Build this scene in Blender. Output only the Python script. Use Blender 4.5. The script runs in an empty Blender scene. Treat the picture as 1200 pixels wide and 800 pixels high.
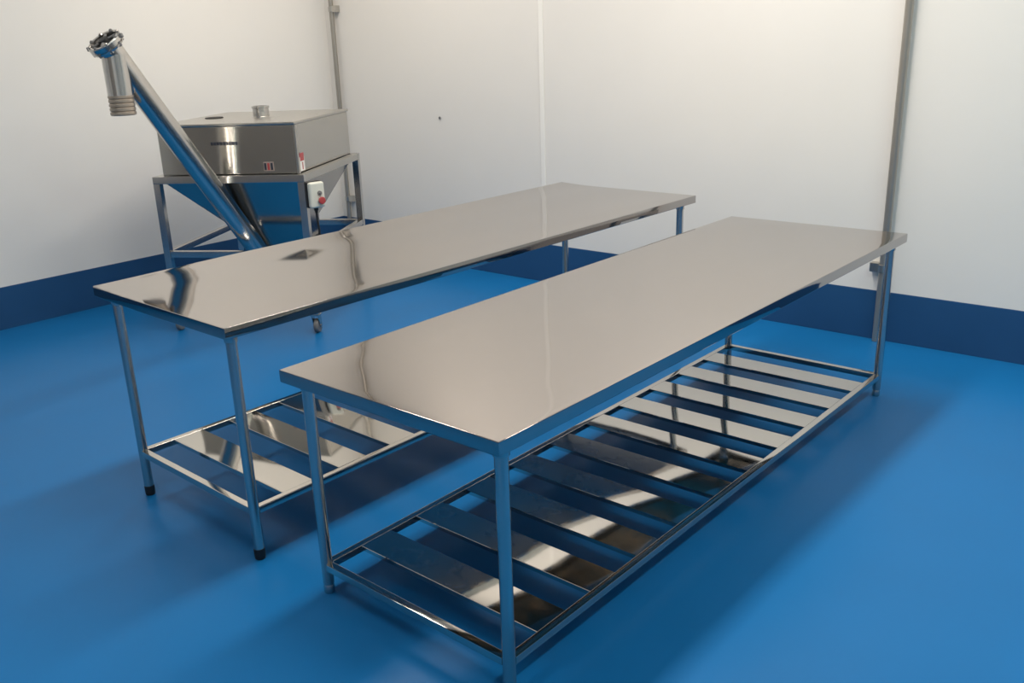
import bpy, bmesh, math, random
from mathutils import Vector, Matrix

random.seed(4)
scene = bpy.context.scene
C = scene.collection

# ------------------------------------------------------------------ camera
def make_camera():
    yaw, pitch, roll, f = 0.7445, -0.3258, -0.0433, 1070.7
    fwd = Vector((math.cos(pitch)*math.cos(yaw), math.cos(pitch)*math.sin(yaw), math.sin(pitch)))
    right = Vector((math.sin(yaw), -math.cos(yaw), 0))
    up = right.cross(fwd)
    r2 = right*math.cos(roll) + up*math.sin(roll)
    u2 = -right*math.sin(roll) + up*math.cos(roll)
    cam = bpy.data.cameras.new('camera')
    cam.sensor_width = 36.0
    cam.lens = f/1200*36.0
    cam.shift_x = 32.48/1200
    cam.shift_y = 10.18/1200
    o = bpy.data.objects.new('camera', cam)
    C.objects.link(o)
    m = Matrix((r2, u2, -fwd)).transposed().to_4x4()
    m.translation = Vector((-1.5157, -2.2549, 1.7270))
    o.matrix_world = m
    scene.camera = o
make_camera()

# ------------------------------------------------------------------ world, lights, exposure
world = bpy.data.worlds.new('room_world')
scene.world = world
world.use_nodes = True
world.node_tree.nodes['Background'].inputs[0].default_value = (0.75, 0.82, 0.9, 1)
world.node_tree.nodes['Background'].inputs[1].default_value = 0.05

CEIL = 3.8
XR, YL = 3.706, 4.21
XB, YF = -3.0, -6.0
LAMPS = [(-0.5, 0.1), (1.05, 0.1), (2.6, 0.1), (0.4, 2.7), (2.4, 2.7), (0.4, -2.6), (2.4, -2.6)]   # ceiling batten centres
LAMP_W = [58, 74, 76, 6, 56, 52, 54]
LAMP_C = [(1.0, 0.915, 0.82)]*3 + [(0.85, 1.0, 0.88), (1.0, 0.90, 0.79)] + [(0.86, 1.0, 0.90)]*2
for (lx, ly), lw, lc in zip(LAMPS, LAMP_W, LAMP_C):
    ld = bpy.data.lights.new('batten_light', 'AREA')
    ld.shape = 'RECTANGLE'
    ld.size, ld.size_y = 1.3, 0.35
    ld.energy = lw
    ld.color = lc
    lo = bpy.data.objects.new('batten_light', ld)
    C.objects.link(lo)
    lo.location = (lx, ly, CEIL - 0.10)
scene.view_settings.view_transform = 'Standard'
scene.view_settings.look = 'None'
scene.view_settings.gamma = 1
scene.view_settings.use_curve_mapping = False
scene.view_settings.exposure = -0.70

# ------------------------------------------------------------------ materials
def principled(name, color, rough=0.5, metal=0.0, coat=0.0, spec=0.5, emit=None, es=0):
    m = bpy.data.materials.new(name)
    m.use_nodes = True
    b = m.node_tree.nodes['Principled BSDF']
    b.inputs['Base Color'].default_value = (*color, 1)
    b.inputs['Roughness'].default_value = rough
    b.inputs['Metallic'].default_value = metal
    b.inputs['Coat Weight'].default_value = coat
    b.inputs['Coat Roughness'].default_value = 0.12
    b.inputs['Specular IOR Level'].default_value = spec
    if emit:
        b.inputs['Emission Color'].default_value = (*emit, 1)
        b.inputs['Emission Strength'].default_value = es
    return m

def noisy(m, scale, amount, rough_var=0.0, bump=0.0, bump_scale=None, stretch=(1, 1, 1), detail=4):
    """small procedural variation of colour, roughness and relief in object space"""
    nt = m.node_tree
    b = nt.nodes['Principled BSDF']
    tc = nt.nodes.new('ShaderNodeTexCoord')
    mp = nt.nodes.new('ShaderNodeMapping')
    mp.inputs['Scale'].default_value = stretch
    nt.links.new(tc.outputs['Object'], mp.inputs['Vector'])
    n = nt.nodes.new('ShaderNodeTexNoise')
    n.inputs['Scale'].default_value = scale
    n.inputs['Detail'].default_value = detail
    nt.links.new(mp.outputs['Vector'], n.inputs['Vector'])
    c = b.inputs['Base Color'].default_value[:]
    mix = nt.nodes.new('ShaderNodeMix')
    mix.data_type = 'RGBA'
    mix.inputs['A'].default_value = (*[max(0, x*(1-amount)) for x in c[:3]], 1)
    mix.inputs['B'].default_value = (*[min(1, x*(1+amount)) for x in c[:3]], 1)
    nt.links.new(n.outputs['Fac'], mix.inputs['Factor'])
    nt.links.new(mix.outputs['Result'], b.inputs['Base Color'])
    if rough_var:
        r = b.inputs['Roughness'].default_value
        mr = nt.nodes.new('ShaderNodeMapRange')
        mr.inputs['From Min'].default_value = 0.1
        mr.inputs['From Max'].default_value = 0.9
        mr.inputs['To Min'].default_value = max(0, r-rough_var)
        mr.inputs['To Max'].default_value = r+rough_var
        nt.links.new(n.outputs['Fac'], mr.inputs['Value'])
        nt.links.new(mr.outputs['Result'], b.inputs['Roughness'])
    if bump:
        n2 = nt.nodes.new('ShaderNodeTexNoise')
        n2.inputs['Scale'].default_value = bump_scale or scale
        n2.inputs['Detail'].default_value = 3
        nt.links.new(mp.outputs['Vector'], n2.inputs['Vector'])
        bp = nt.nodes.new('ShaderNodeBump')
        bp.inputs['Strength'].default_value = bump
        bp.inputs['Distance'].default_value = 0.01
        nt.links.new(n2.outputs['Fac'], bp.inputs['Height'])
        nt.links.new(bp.outputs['Normal'], b.inputs['Normal'])
    return m

M = {}
M['wall'] = noisy(principled('wall_paint', (0.835, 0.81, 0.765), 0.42, spec=0.35), 3.0, 0.015, 0.03)
M['ceiling'] = principled('ceiling_paint', (0.78, 0.78, 0.77), 0.7)
M['floor'] = noisy(principled('blue_epoxy', (0.008, 0.148, 0.395), 0.34, spec=0.17), 1.3, 0.12, 0.06)
M['skirt'] = noisy(principled('blue_skirting_paint', (0.018, 0.080, 0.20), 0.42, spec=0.3), 4.0, 0.10, 0.05)
M['strip'] = principled('white_strip', (0.93, 0.91, 0.86), 0.3)
M['top'] = noisy(principled('polished_sheet_steel', (0.46, 0.43, 0.415), 0.05, 1.0), 1.6, 0.03, 0.02)
M['tube'] = noisy(principled('polished_tube_steel', (0.58, 0.56, 0.535), 0.20, 1.0), 6, 0.05, 0.03)
M['slat'] = noisy(principled('mirror_slat_steel', (0.62, 0.60, 0.565), 0.05, 1.0), 3, 0.04, 0.02)
M['channel'] = principled('folded_channel_steel', (0.60, 0.58, 0.55), 0.16, 1.0)
M['board'] = noisy(principled('brown_underside_film', (0.34, 0.25, 0.16), 0.16, 0.9), 5, 0.3, 0.06, bump=0.35, bump_scale=6, stretch=(1, 3, 1))
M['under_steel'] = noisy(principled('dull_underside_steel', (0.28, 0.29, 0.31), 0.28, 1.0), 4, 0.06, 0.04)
M['pipe'] = noisy(principled('dull_pipe_steel', (0.40, 0.375, 0.335), 0.38, 0.75), 5, 0.06, 0.05)
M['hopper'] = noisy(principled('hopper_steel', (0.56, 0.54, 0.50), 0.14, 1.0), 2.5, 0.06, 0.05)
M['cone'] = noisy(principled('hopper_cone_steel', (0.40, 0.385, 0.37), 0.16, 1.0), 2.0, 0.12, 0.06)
M['brushed'] = noisy(principled('brushed_steel', (0.55, 0.53, 0.49), 0.30, 1.0), 30, 0.06, 0.05, stretch=(1, 1, 12))
M['black'] = noisy(principled('black_rubber', (0.012, 0.012, 0.013), 0.5), 20, 0.2)
M['grey'] = noisy(principled('grey_plastic', (0.16, 0.16, 0.16), 0.45), 10, 0.1)
M['ivory'] = noisy(principled('ivory_plastic', (0.66, 0.66, 0.58), 0.4), 10, 0.03)
M['red'] = noisy(principled('red_plastic', (0.42, 0.06, 0.06), 0.35), 10, 0.05)
M['white'] = noisy(principled('white_label', (0.80, 0.78, 0.75), 0.5), 10, 0.03)
M['label_brown'] = noisy(principled('faded_label', (0.36, 0.28, 0.25), 0.5), 14, 0.15)
M['ink'] = principled('dark_ink', (0.03, 0.035, 0.05), 0.5)
M['hose'] = noisy(principled('grey_hose_cuff', (0.40, 0.34, 0.28), 0.32, 0.6), 12, 0.1)
M['added_shutter'] = noisy(principled('added_shutter_grey', (0.30, 0.275, 0.25), 0.5), 6, 0.1)  # for the unseen door added to darken what the bin front reflects
M['lamp_body'] = noisy(principled('lamp_white', (0.8, 0.8, 0.8), 0.4), 5, 0.02)
M['lamp_glow'] = principled('lamp_diffuser', (0.9, 0.9, 0.88), 0.5, emit=(1, 0.97, 0.92), es=4.0)

# ------------------------------------------------------------------ helpers
def link(name, bm, mat, parent=None, smooth=None):
    bmesh.ops.recalc_face_normals(bm, faces=bm.faces[:])
    me = bpy.data.meshes.new(name)
    bm.to_mesh(me)
    bm.free()
    me.materials.append(M[mat])
    if smooth is not None:
        for p in me.polygons:
            p.use_smooth = True
        me.set_sharp_from_angle(angle=math.radians(smooth))
    o = bpy.data.objects.new(name, me)
    if smooth is not None:
        wn = o.modifiers.new('weighted_normal', 'WEIGHTED_NORMAL')
        wn.keep_sharp = True
    C.objects.link(o)
    if parent:
        o.parent = parent
    return o

def share(src, parent, loc=(0, 0, 0), rot=(0, 0, 0), name=None):
    o = src.copy()
    if name:
        o.name = name
    C.objects.link(o)
    o.parent = parent
    o.location = loc
    o.rotation_euler = rot
    return o

def empty(name, loc, rz=0):
    o = bpy.data.objects.new(name, None)
    o.empty_display_size = 0.1
    C.objects.link(o)
    o.location = loc
    o.rotation_euler = (0, 0, rz)
    return o

def tag(o, label, cat, group=None):
    o['label'] = label
    o['category'] = cat
    if group:
        o['group'] = group
    return o

def structure(o, label, cat):
    tag(o, label, cat)
    o['kind'] = 'structure'
    return o

def box(bm, x0, x1, y0, y1, z0, z1, bevel=0.0, seg=2):
    r = bmesh.ops.create_cube(bm, size=1.0)
    vs = r['verts']
    for v in vs:
        v.co = Vector(((x0+x1)/2 + v.co.x*(x1-x0), (y0+y1)/2 + v.co.y*(y1-y0), (z0+z1)/2 + v.co.z*(z1-z0)))
    if bevel > 0:
        es = list({e for v in vs for e in v.link_edges})
        bmesh.ops.bevel(bm, geom=es, offset=bevel, segments=seg, profile=0.5, affect='EDGES')
    return bm

def frame_of(d):
    d = Vector(d).normalized()
    a = Vector((0, 0, 1)) if abs(d.z) < 0.9 else Vector((1, 0, 0))
    u = d.cross(a).normalized()
    return u, d.cross(u).normalized(), d

def lathe(bm, base, axis, prof, n=24, cap0=True, cap1=True):
    """prof: list of (distance along axis, radius)"""
    u, v, d = frame_of(axis)
    base = Vector(base)
    rings = []
    for t, r in prof:
        rings.append([bm.verts.new(base + d*t + (u*math.cos(2*math.pi*i/n) + v*math.sin(2*math.pi*i/n))*r) for i in range(n)])
    for a, b in zip(rings[:-1], rings[1:]):
        for i in range(n):
            bm.faces.new((a[i], a[(i+1) % n], b[(i+1) % n], b[i]))
    if cap0:
        bm.faces.new(rings[0][::-1])
    if cap1:
        bm.faces.new(rings[-1])
    return bm

def bar(bm, p0, p1, w, h, bevel=0.003):
    """rectangular tube between two points (h measured upwards)"""
    p0, p1 = Vector(p0), Vector(p1)
    d = p1 - p0
    L = d.length
    n = bmesh.new()
    box(n, 0, L, -w/2, w/2, -h/2, h/2, bevel)
    x = d.normalized()
    z = Vector((0, 0, 1))
    if abs(x.z) > 0.95:
        z = Vector((1, 0, 0))
    y = z.cross(x).normalized()
    z = x.cross(y)
    m = Matrix((x, y, z)).transposed().to_4x4()
    m.translation = p0
    n.transform(m)
    me = bpy.data.meshes.new('tmp')
    n.to_mesh(me)
    n.free()
    bm.from_mesh(me)
    bpy.data.meshes.remove(me)
    return bm

def tube_path(bm, pts, r, n=12):
    pts = [Vector(p) for p in pts]
    rings = []
    pu = None
    for i, p in enumerate(pts):
        d = (pts[min(i+1, len(pts)-1)] - pts[max(i-1, 0)]).normalized()
        if pu is None:
            pu = frame_of(d)[0]
        u = (pu - d*pu.dot(d)).normalized()
        pu = u
        v = d.cross(u)
        rings.append([bm.verts.new(p + (u*math.cos(2*math.pi*k/n) + v*math.sin(2*math.pi*k/n))*r) for k in range(n)])
    for a, b in zip(rings[:-1], rings[1:]):
        for k in range(n):
            bm.faces.new((a[k], a[(k+1) % n], b[(k+1) % n], b[k]))
    bm.faces.new(rings[0][::-1])
    bm.faces.new(rings[-1])
    return bm

# ------------------------------------------------------------------ room shell
T = 0.12
structure(link('floor', box(bmesh.new(), XB-T, XR+T, YF-T, YL+T, -0.1, 0.0), 'floor'),
          'glossy bright blue epoxy floor under both tables', 'floor')
structure(link('ceiling', box(bmesh.new(), XB-T, XR+T, YF-T, YL+T, CEIL, CEIL+0.1), 'ceiling'),
          'plain white ceiling above the tables', 'ceiling')
structure(link('wall_left', box(bmesh.new(), XB-T, XR+T, YL, YL+T, 0, CEIL), 'wall'),
          'plain white wall behind the hopper machine', 'wall')
structure(link('wall_right', box(bmesh.new(), XR, XR+T, YF, YL, 0, CEIL), 'wall'),
          'plain white wall with a vertical joint strip beyond the table ends', 'wall')
structure(link('wall_back', box(bmesh.new(), XB-T, XB, YF, YL, 0, CEIL), 'wall'),
          'plain white wall behind the viewer', 'wall')
structure(link('wall_front', box(bmesh.new(), XB-T, XR+T, YF-T, YF, 0, CEIL), 'wall'),
          'plain white wall on the near right side of the room', 'wall')

def skirting(name, p0, p1, inward, label):
    """vertical painted band standing slightly proud of the wall; profile swept from p0 to p1"""
    H, t = 0.287, 0.006
    prof = [(0.0, H), (t*0.6, H), (t, H-0.004)]
    prof.append((t, 0.0005))
    prof.append((0.0, 0.0005))
    bm = bmesh.new()
    ends = []
    for p in (p0, p1):
        ends.append([bm.verts.new((p[0]+inward[0]*d, p[1]+inward[1]*d, z)) for d, z in prof])
    k = len(prof)
    for i in range(k):
        bm.faces.new((ends[0][i], ends[0][(i+1) % k], ends[1][(i+1) % k], ends[1][i]))
    bm.faces.new(ends[0])
    bm.faces.new(ends[1][::-1])
    structure(link(name, bm, 'skirt', smooth=40), label, 'skirting')
skirting('baseboard_left', (XB, YL), (XR, YL), (0, -1), 'dark blue painted skirting band along the wall behind the hopper machine')
skirting('baseboard_right', (XR, YF), (XR, YL), (-1, 0), 'dark blue painted skirting band along the wall beyond the table ends')
skirting('baseboard_back', (XB, YF), (XB, YL), (1, 0), 'dark blue painted skirting band behind the viewer')
skirting('baseboard_front', (XB, YF), (XR, YF), (0, 1), 'dark blue painted skirting band on the near right side')

# joint cover strip on the right wall
bm = bmesh.new()
box(bm, XR-0.006, XR, 1.878, 1.916, 0.287, CEIL, 0.0025)
structure(link('trim_1', bm, 'strip', smooth=40), 'white vertical joint strip on the wall beyond the table ends', 'trim')

# unseen slatted grey door, added to give the bin front a dark reflection
bm = bmesh.new()
box(bm, XB+0.001, XB+0.05, 0.1, 2.9, 0.0, 2.55)
sh = structure(link('added_shutter_door', bm, 'added_shutter'), 'unseen grey slatted door added behind the viewer for a dark bin reflection', 'door')
first = None
for k in range(20):
    if first is None:
        first = link('added_shutter_slat', box(bmesh.new(), 0, 0.018, 0.14, 2.86, 0.006, 0.118, 0.006), 'added_shutter', sh, smooth=40)
        first.location = (XB+0.05, 0, 0.02)
    else:
        share(first, sh, (XB+0.05, 0, 0.02+0.125*k))

# ------------------------------------------------------------------ tables
def wave(x, y, s):
    return (0.0011*math.sin(2.3*x+1.1*s)*math.sin(2.9*y+0.7+s) + 0.0006*math.sin(6.1*x-2.0*y+s*2.0)
            + 0.00045*math.sin(9.0*y+3.1*x+s))

def tabletop(L, W, H, th, seed, crown):
    """folded sheet-steel top: slightly wavy sheet curling up a little at the rear, rounded edge, deep apron and a return lip. x 0..L, y -W..0"""
    bm = bmesh.new()
    nx, ny, d = 90, 36, 0.0025
    xs = [d + (L-2*d)*i/nx for i in range(nx+1)]
    ys = [-W + d + (W-2*d)*j/ny for j in range(ny+1)]
    def z(x, y):
        e = min(x, L-x, y+W, -y)
        k = min(1.0, e/0.16)
        k = k*k*(3-2*k)
        return H + wave(x, y, seed)*k + crown*(0.45+0.55*min(1.0, max(0.0, (x-0.1)/0.5)))*max(0.0, 1-(-y)/0.24)**2 + crown*0.35*((y+W)/W)**2
    g = [[bm.verts.new((x, y, z(x, y))) for y in ys] for x in xs]
    for i in range(nx):
        for j in range(ny):
            bm.faces.new((g[i][j], g[i+1][j], g[i+1][j+1], g[i][j+1]))
    loop = [(i, 0) for i in range(nx)] + [(nx, j) for j in range(ny)] + [(i, ny) for i in range(nx, 0, -1)] + [(0, j) for j in range(ny, 0, -1)]
    prev = [g[i][j] for i, j in loop]
    for off, dz in ((0.0018, -0.0006), (0.0025, -0.0025), (0.0025, -th*0.5), (0.0025, -th+0.002), (0.001, -th), (-0.016, -th), (-0.016, -th+0.014)):
        ring = []
        for i, j in loop:
            x, y, zz = xs[i], ys[j], g[i][j].co.z
            wob = 0.0007*math.sin(xs[i]*5+seed) if dz == -th*0.5 else 0.0
            if i == 0: x -= off + wob
            if i == nx: x += off + wob
            if j == 0: y -= off + wob
            if j == ny: y += off + wob
            ring.append(bm.verts.new((x, y, zz + dz)))
        n = len(ring)
        for k in range(n):
            bm.faces.new((prev[k], prev[(k+1) % n], ring[(k+1) % n], ring[k]))
        prev = ring
    return bm

def make_table(name, label, loc, rz, L, W, H, th, zs, ix, iy, black_feet, seed, crown, slats, under, stiff):
    t = empty(name, loc, rz)
    tag(t, label, 'table', 'steel work tables')
    link('tabletop', tabletop(L, W, H, th, seed, crown), 'top', t, smooth=35)
    link('underside_board', box(bmesh.new(), 0.02, L-0.02, -W+0.02, -0.02, H-0.018, H-0.005), under, t)
    # folded hat-section stiffeners under the top
    for k, yc in enumerate((-W*0.30, -W*0.70) if stiff else ()):
        bm = bmesh.new()
        z1, z0 = H-0.018, H-0.045
        prof = [(-0.055, z1-0.002), (-0.03, z1-0.002), (-0.025, z0), (0.025, z0), (0.03, z1-0.002), (0.055, z1-0.002), (0.055, z1), (-0.055, z1)]
        a = [bm.verts.new((0.06, yc+p, q)) for p, q in prof]
        b = [bm.verts.new((L-0.06, yc+p, q)) for p, q in prof]
        for i in range(8):
            bm.faces.new((a[i], a[(i+1) % 8], b[(i+1) % 8], b[i]))
        bm.faces.new(a); bm.faces.new(b[::-1])
        link('stiffener', bm, 'channel', t)
    # legs
    zt = H - th*0.55
    leg = sock = foot = None
    for (x, y) in ((ix, -iy), (ix, -W+iy), (L-ix, -iy), (L-ix, -W+iy)):
        if leg is None:
            z0 = 0.035
            leg = link('leg', lathe(bmesh.new(), (0, 0, 0), (0, 0, 1), [(z0, 0.0175), (z0+0.002, 0.019), (zt-0.002, 0.019), (zt, 0.0185)], 28), 'tube', t, smooth=40)
            leg.location = (x, y, 0)
            lg = leg
            sock = link('leg_socket', lathe(bmesh.new(), (0, 0, 0), (0, 0, 1), [(zt-0.05, 0.0195), (zt-0.048, 0.0225), (zt-0.02, 0.0235), (zt, 0.033)], 28), 'tube', lg, smooth=30)
            if black_feet:
                foot = link('foot', lathe(bmesh.new(), (0, 0, 0), (0, 0, 1), [(0, 0.017), (0.004, 0.0195), (0.03, 0.0205), (0.042, 0.0198), (0.043, 0.018)], 24), 'black', lg, smooth=40)
            else:
                foot = link('foot', lathe(bmesh.new(), (0, 0, 0), (0, 0, 1), [(0, 0.0155), (0.003, 0.018), (0.024, 0.0185), (0.03, 0.016), (0.036, 0.016)], 24), 'tube', lg, smooth=40)
        else:
            lg = share(leg, t, (x, y, 0))
            share(sock, lg)
            share(foot, lg)
    # under-shelf frame
    w, h = 0.028, 0.026
    zc = zs - 0.0
    for y in (-iy, -W+iy):
        link('shelf_side_rail', bar(bmesh.new(), (ix+0.015, y, zc), (L-ix-0.015, y, zc), w, h), 'slat', t, smooth=40)
    for x in (ix, L-ix):
        link('shelf_end_rail', bar(bmesh.new(), (x, -W+iy+0.015, zc), (x, -iy-0.015, zc), w, h), 'slat', t, smooth=40)
    # slats: shallow inverted channels lying between the side rails
    ya, yb = -W+iy+w/2, -iy-w/2
    sw, st, lip = 0.136, 0.0025, 0.016
    for k, x0 in enumerate(slats):
        bm = bmesh.new()
        n = 10
        rows = []
        s2 = seed*3.1 + k*1.7
        prof = [(0, -lip), (0, -0.002), (0.0015, -0.0003), (sw*0.25, 0), (sw*0.5, 0), (sw*0.75, 0), (sw-0.0015, -0.0003), (sw, -0.002), (sw, -lip), (sw-st, -lip), (sw-st, -st), (st, -st), (st, -lip)]
        for i in range(n+1):
            y = ya + (yb-ya)*i/n
            row = []
            for j, (px, pz) in enumerate(prof):
                dz = 0.0004*math.sin(9*y+s2) * math.sin(math.pi*px/sw) if 2 < j < 6 else 0
                row.append(bm.verts.new((px, y, pz + dz)))
            rows.append(row)
        m = len(prof)
        for a, b in zip(rows[:-1], rows[1:]):
            for j in range(m):
                bm.faces.new((a[j], a[(j+1) % m], b[(j+1) % m], b[j]))
        bm.faces.new(rows[0]); bm.faces.new(rows[-1][::-1])
        o = link('slat', bm, 'slat', t, smooth=35)
        o.location = (x0, 0, zc + h/2 - 0.001)
    return t

SL = [0.203 + 0.26*k for k in range(10)]
make_table('work_table', 'polished steel work table nearest the viewer with full row of shelf slats in view', (0, 0, 0), 0,
           2.8985, 0.8928, 0.80, 0.041, 0.1013, 0.062, 0.049, False, 0.6, 0.0, SL, 'board', True)
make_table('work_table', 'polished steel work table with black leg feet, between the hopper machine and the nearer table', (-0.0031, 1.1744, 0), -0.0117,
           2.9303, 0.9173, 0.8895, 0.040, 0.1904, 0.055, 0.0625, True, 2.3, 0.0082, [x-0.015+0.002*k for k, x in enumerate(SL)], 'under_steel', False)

# ------------------------------------------------------------------ hopper machine
mach = empty('hopper_machine', (1.881, 2.296, 0), math.radians(-58.5))
tag(mach, 'steel screw feeder hopper on wheeled frame with slanted auger tube', 'machine')
MW, MD, MH = 1.0, 1.10, 1.008
pw = 0.045
ZP = 0.125
for (x, y) in ((-MW+pw/2, pw/2), (-pw/2, pw/2), (-MW+pw/2, MD-pw/2), (-pw/2, MD-pw/2)):
    link('frame_post', box(bmesh.new(), x-pw/2, x+pw/2, y-pw/2, y+pw/2, ZP, MH-pw, 0.003), 'tube', mach, smooth=40)
    # swivel caster under the post
    ca = link('caster_fork', box(bmesh.new(), x-0.03, x+0.03, y-0.03, y+0.03, ZP-0.008, ZP), 'tube', mach)
    for s in (-1, 1):
        bm = bmesh.new()
        pr = [(-0.024, ZP-0.006), (0.024, ZP-0.006), (0.030, 0.055), (0.018, 0.035), (0.002, 0.038)]
        a = [bm.verts.new((x+s*0.020, y+p, q)) for p, q in pr]
        b = [bm.verts.new((x+s*0.024, y+p, q)) for p, q in pr]
        for i in range(5):
            bm.faces.new((a[i], a[(i+1) % 5], b[(i+1) % 5], b[i]))
        bm.faces.new(a); bm.faces.new(b[::-1])
        link('fork_plate', bm, 'tube', ca)
    link('wheel', lathe(bmesh.new(), (x-0.017, y+0.014, 0.046), (1, 0, 0), [(0, 0.036), (0.004, 0.044), (0.010, 0.046), (0.024, 0.046), (0.030, 0.044), (0.034, 0.036)], 24), 'grey', ca, smooth=50)
    link('axle', lathe(bmesh.new(), (x-0.028, y+0.014, 0.046), (1, 0, 0), [(0, 0.007), (0.056, 0.007)], 10), 'tube', ca)
zt = MH - pw/2
for a, b in (((-MW, pw/2), (0, pw/2)), ((-MW, MD-pw/2), (0, MD-pw/2))):
    link('top_rail', bar(bmesh.new(), (*a, zt), (*b, zt), pw, pw), 'tube', mach, smooth=40)
for x in (-MW+pw/2, -pw/2):
    link('top_rail', bar(bmesh.new(), (x, pw, zt), (x, MD-pw, zt), pw, pw), 'brushed', mach, smooth=40)
zl = 0.515
for a, b in (((-MW+pw, pw/2), (-pw, pw/2)), ((-MW+pw, MD-pw/2), (-pw, MD-pw/2))):
    link('lower_rail', bar(bmesh.new(), (*a, zl), (*b, zl), pw*0.9, pw*0.9), 'tube', mach, smooth=40)
for x in (-MW+pw/2, -pw/2):
    link('lower_rail', bar(bmesh.new(), (x, pw, zl), (x, MD-pw, zl), pw*0.9, pw*0.9), 'tube', mach, smooth=40)

# bin on top of the frame
b0 = 0.05
bm = bmesh.new()
box(bm, -MW+b0, -b0, b0, MD-b0, MH+0.001, 1.300, 0.006, 2)
bin_o = link('bin', bm, 'hopper', mach, smooth=40)
bm = bmesh.new()
box(bm, -MW+b0-0.008, -b0+0.008, b0-0.008, MD-b0+0.008, 1.300, 1.318, 0.006, 2)
lid = link('lid', bm, 'brushed', mach, smooth=40)
bm = bmesh.new()
lathe(bm, (-0.78, 0.50, 1.318), (0, 0, 1), [(0, 0.058), (0.004, 0.06), (0.007, 0.056), (0.003, 0.045)], 28)
link('lid_port', bm, 'black', lid, smooth=40)
bm = bmesh.new()
lathe(bm, (-0.47, 0.55, 1.318), (0, 0, 1), [(0, 0.062), (0.003, 0.052), (0.052, 0.052), (0.054, 0.057), (0.066, 0.057), (0.068, 0.050), (0.066, 0.046), (0.02, 0.046)], 28)
link('inlet_collar', bm, 'tube', lid, smooth=40)
# vertical corner flange of the bin
link('corner_flange', box(bmesh.new(), -b0-0.004, -b0+0.010, b0-0.010, b0+0.020, MH+0.001, 1.298, 0.003), 'brushed', bin_o, smooth=40)

# inverted pyramid below the frame top
bm = bmesh.new()
topr = [(-MW+0.05, 0.047), (-0.048, 0.047), (-0.048, MD-0.047), (-MW+0.05, MD-0.047)]
midr = [(-0.64, 0.15), (-0.075, 0.15), (-0.075, 0.40), (-0.64, 0.40)]
botr = [(-0.40, 0.27), (-0.10, 0.27), (-0.10, 0.42), (-0.40, 0.42)]
rings = []
for zz, rct in ((MH-0.004, topr), (MH-0.045, topr), (0.70, midr), (0.46, botr), (0.34, botr)):
    rings.append([bm.verts.new((x, y, zz)) for x, y in rct])
for a, b in zip(rings[:-1], rings[1:]):
    for i in range(4):
        bm.faces.new((a[i], a[(i+1) % 4], b[(i+1) % 4], b[i]))
bm.faces.new(rings[0]); bm.faces.new(rings[-1][::-1])
es = [e for e in bm.edges if abs(e.verts[0].co.z-e.verts[1].co.z) > 0.02]
bmesh.ops.bevel(bm, geom=es, offset=0.012, segments=3, profile=0.5, affect='EDGES')
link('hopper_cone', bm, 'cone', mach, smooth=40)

# slanted auger tube with flange, drive cap and outlet spout
A = Vector((-0.45, 0.20, 0.51))
B = Vector((-0.787, -0.638, 1.826))
ax = (B-A).normalized()
A0 = A - ax*0.16
LT = (B-A0).length
tb = link('auger_tube', lathe(bmesh.new(), A0, ax, [(0, 0.062), (0.002, 0.064), (LT-0.05, 0.064)], 36), 'tube', mach, smooth=40)
bm = bmesh.new()
lathe(bm, A0+ax*(LT-0.06), ax, [(0, 0.063), (0.002, 0.088), (0.012, 0.092), (0.016, 0.086), (0.020, 0.086), (0.024, 0.094), (0.044, 0.094), (0.048, 0.088), (0.046, 0.074), (0.020, 0.072)], 36)
fl = link('end_flange', bm, 'tube', mach, smooth=40)
bm = bmesh.new()
lathe(bm, A0+ax*(LT-0.042), ax, [(0, 0.0715), (0.012, 0.070), (0.016, 0.045), (0.020, 0.03), (0.034, 0.028), (0.037, 0.022)], 28)
link('drive_cap', bm, 'black', fl, smooth=40)
u, v, d = frame_of(ax)
for k in range(8):
    a = 2*math.pi*k/8 + 0.2
    p = A0 + ax*(LT-0.064) + (u*math.cos(a)+v*math.sin(a))*0.083
    link('flange_bolt', lathe(bmesh.new(), p, ax, [(0, 0.010), (0.056, 0.010), (0.056, 0.006), (0.060, 0.006)], 6), 'grey' if k % 2 == 0 else 'tube', fl)
# bracket bars across the drive end and the clamp lugs
for k in (0, 1):
    a = 0.9 + k*1.3
    e = (u*math.cos(a)+v*math.sin(a))
    p = A0 + ax*(LT-0.018)
    link('drive_bracket', bar(bmesh.new(), p-e*0.070, p+e*0.070, 0.014, 0.010), 'grey', fl)
for k in (0, 1):
    a = 0.6 + k*math.pi
    p = A0 + ax*(LT-0.028) + (u*math.cos(a)+v*math.sin(a))*0.090
    e = (u*math.cos(a)+v*math.sin(a))
    link('clamp_lug', bar(bmesh.new(), p, p+e*0.016, 0.022, 0.022), 'grey', fl)
# spout: vertical pipe dropping from just under the flange
ST = A0 + ax*(LT-0.105)
SP = Vector((ST.x, ST.y, 0))
zs0, zs1 = ST.z + 0.0, 1.422
bm = bmesh.new()
lathe(bm, (SP.x, SP.y, zs0), (0, 0, -1), [(0, 0.067), (zs0-zs1-0.105, 0.066)], 32)
sp = link('outlet_spout', bm, 'tube', mach, smooth=40)
prof = []
q = zs0-zs1-0.110
prof.append((q, 0.060))
for k in range(5):
    prof += [(q+0.004+0.022*k, 0.068), (q+0.015+0.022*k, 0.068), (q+0.019+0.022*k, 0.063)]
link('hose_cuff', lathe(bmesh.new(), (SP.x, SP.y, zs0), (0, 0, -1), prof, 32), 'hose', sp, smooth=35)

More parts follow.
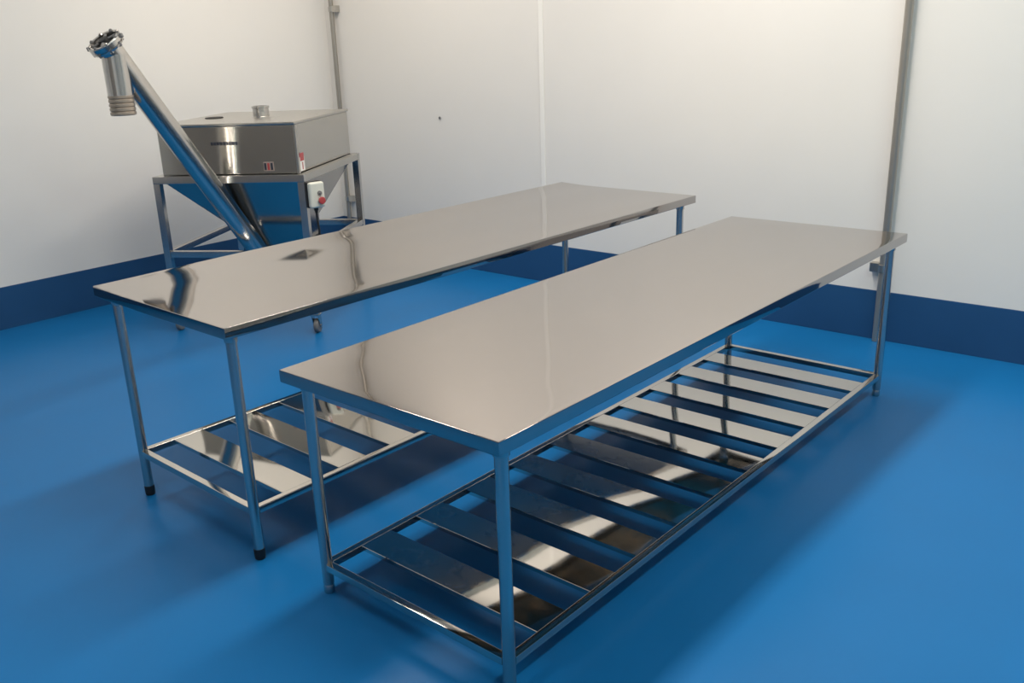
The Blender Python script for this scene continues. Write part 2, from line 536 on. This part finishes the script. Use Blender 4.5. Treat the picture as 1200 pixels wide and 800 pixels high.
# control box on the front right post
cb = link('control_box', box(bmesh.new(), -0.05, 0.05, -0.062, -0.022, -0.078, 0.078, 0.014, 3), 'ivory', mach, smooth=40)
cb.location = (0.035, 0.035, 0.885)
cb.rotation_euler = (0, 0, math.radians(48))
link('box_back', box(bmesh.new(), -0.051, 0.051, -0.022, 0.016, -0.079, 0.079, 0.006), 'black', cb, smooth=40)
link('selector_knob', lathe(bmesh.new(), (0.012, -0.062, 0.012), (0, -1, 0), [(0, 0.014), (0.010, 0.013), (0.011, 0.007), (0.020, 0.006)], 16), 'grey', cb, smooth=40)
link('stop_button', lathe(bmesh.new(), (0.016, -0.062, -0.032), (0, -1, 0), [(0, 0.012), (0.012, 0.012), (0.013, 0.022), (0.022, 0.022), (0.026, 0.016)], 20), 'red', cb, smooth=40)
link('cable_gland', lathe(bmesh.new(), (0, -0.022, -0.078), (0, 0, -1), [(0, 0.014), (0.018, 0.014), (0.020, 0.010), (0.034, 0.009)], 14), 'black', cb, smooth=40)
bm = bmesh.new()
tube_path(bm, [(0, -0.022, -0.10), (0.0, -0.024, -0.16), (0.006, -0.026, -0.22), (0.002, -0.022, -0.28), (-0.005, -0.01, -0.36), (-0.02, 0.0, -0.42)], 0.007)
link('cable', bm, 'black', cb, smooth=50)
link('cable_connector', lathe(bmesh.new(), (0.002, -0.022, -0.245), (0.05, 0.1, -1), [(0, 0.012), (0.006, 0.020), (0.05, 0.022), (0.056, 0.014)], 14), 'black', cb, smooth=40)

# stickers and the printed mark on the bin
st = link('warning_sticker', box(bmesh.new(), -b0, -b0+0.012, b0+0.012, b0+0.085, MH+0.012, MH+0.095, 0.0), 'white', mach)
st['label'] = 'white sticker with red marks at the bin corner'
link('sticker_mark', box(bmesh.new(), -b0+0.010, -b0+0.013, b0+0.018, b0+0.078, MH+0.072, MH+0.120), 'red', st)
link('sticker_mark', box(bmesh.new(), -b0+0.010, -b0+0.013, b0+0.045, b0+0.058, MH+0.020, MH+0.064), 'red', st)
plate = link('front_sticker', box(bmesh.new(), -0.27, -0.205, b0-0.003, b0+0.001, MH+0.02, MH+0.075), 'label_brown', mach)
plate['label'] = 'small sticker with red and dark marks on the bin front'
for k in range(3):
    link('sticker_mark', box(bmesh.new(), -0.266+0.021*k, -0.252+0.021*k, b0-0.004, b0-0.001, MH+0.026, MH+0.068), 'red' if k % 2 else 'ink', plate)
x = -0.60
rr = random.Random(3)
for k in range(9):
    wl = 0.012 + 0.010*rr.random()
    o = link('printed_mark', box(bmesh.new(), x, x+wl, b0-0.002, b0+0.001, 1.188, 1.208), 'ink', bin_o)
    x += wl + 0.004

# ------------------------------------------------------------------ wall pipes
def wall_pipe(name, x, y, r, clamps, label, side):
    t = empty(name, (x, y, 0))
    tag(t, label, 'pipe', 'steel pipes on the walls')
    link('pipe_run', lathe(bmesh.new(), (0, 0, 0.0), (0, 0, 1), [(0.002, r), (CEIL-0.002, r)], 24), 'pipe', t, smooth=40)
    for z in clamps:
        bm = bmesh.new()
        lathe(bm, (0, 0, z-0.02), (0, 0, 1), [(0, r), (0.001, r+0.006), (0.039, r+0.006), (0.04, r)], 24)
        c = link('clamp', bm, 'brushed', t, smooth=40)
        link('clamp_foot', box(bmesh.new(), -0.012, XR-x-0.001, side*(r+0.002)-0.006*0, side*(r+0.05), z-0.026, z+0.026, 0.003) if side > 0 else
             box(bmesh.new(), -0.012, XR-x-0.001, -(r+0.05), -(r+0.002), z-0.026, z+0.026, 0.003), 'brushed', c, smooth=40)
    return t
wall_pipe('wall_pipe', XR-0.035, -0.543, 0.021, (0.43, 2.45), 'thick steel wall pipe rising behind the corner of the nearer table', 1)
wall_pipe('wall_pipe', XR-0.035, 4.085, 0.019, (0.46, 2.03), 'thin steel pipe in the room corner above the hopper machine', -1)

# small screw left in the right wall
sc = link('wall_screw', lathe(bmesh.new(), (XR, 2.916, 1.174), (-1, 0, 0), [(0, 0.005), (0.006, 0.005), (0.007, 0.011), (0.011, 0.010), (0.012, 0.006)], 12), 'grey', smooth=40)
tag(sc, 'small grey screw head in the white wall left of the joint strip', 'screw')

# ------------------------------------------------------------------ ceiling battens
names = ['above the near end of the tables', 'above the middle of the tables', 'above the far end of the tables',
         'above the auger tube of the hopper machine', 'above the far room corner',
         'on the near right side, closer to the viewer', 'on the near right side, closer to the wall pipe']
for (lx, ly), nm in zip(LAMPS, names):
    t = empty('ceiling_lamp', (lx, ly, CEIL))
    tag(t, 'white ceiling batten lamp ' + nm, 'lamp', 'ceiling battens')
    link('lamp_body', box(bmesh.new(), -0.66, 0.66, -0.16, 0.16, -0.06, 0.0, 0.008), 'lamp_body', t, smooth=40)
    link('diffuser', box(bmesh.new(), -0.64, 0.64, -0.145, 0.145, -0.085, -0.06, 0.01), 'lamp_glow', t, smooth=40)
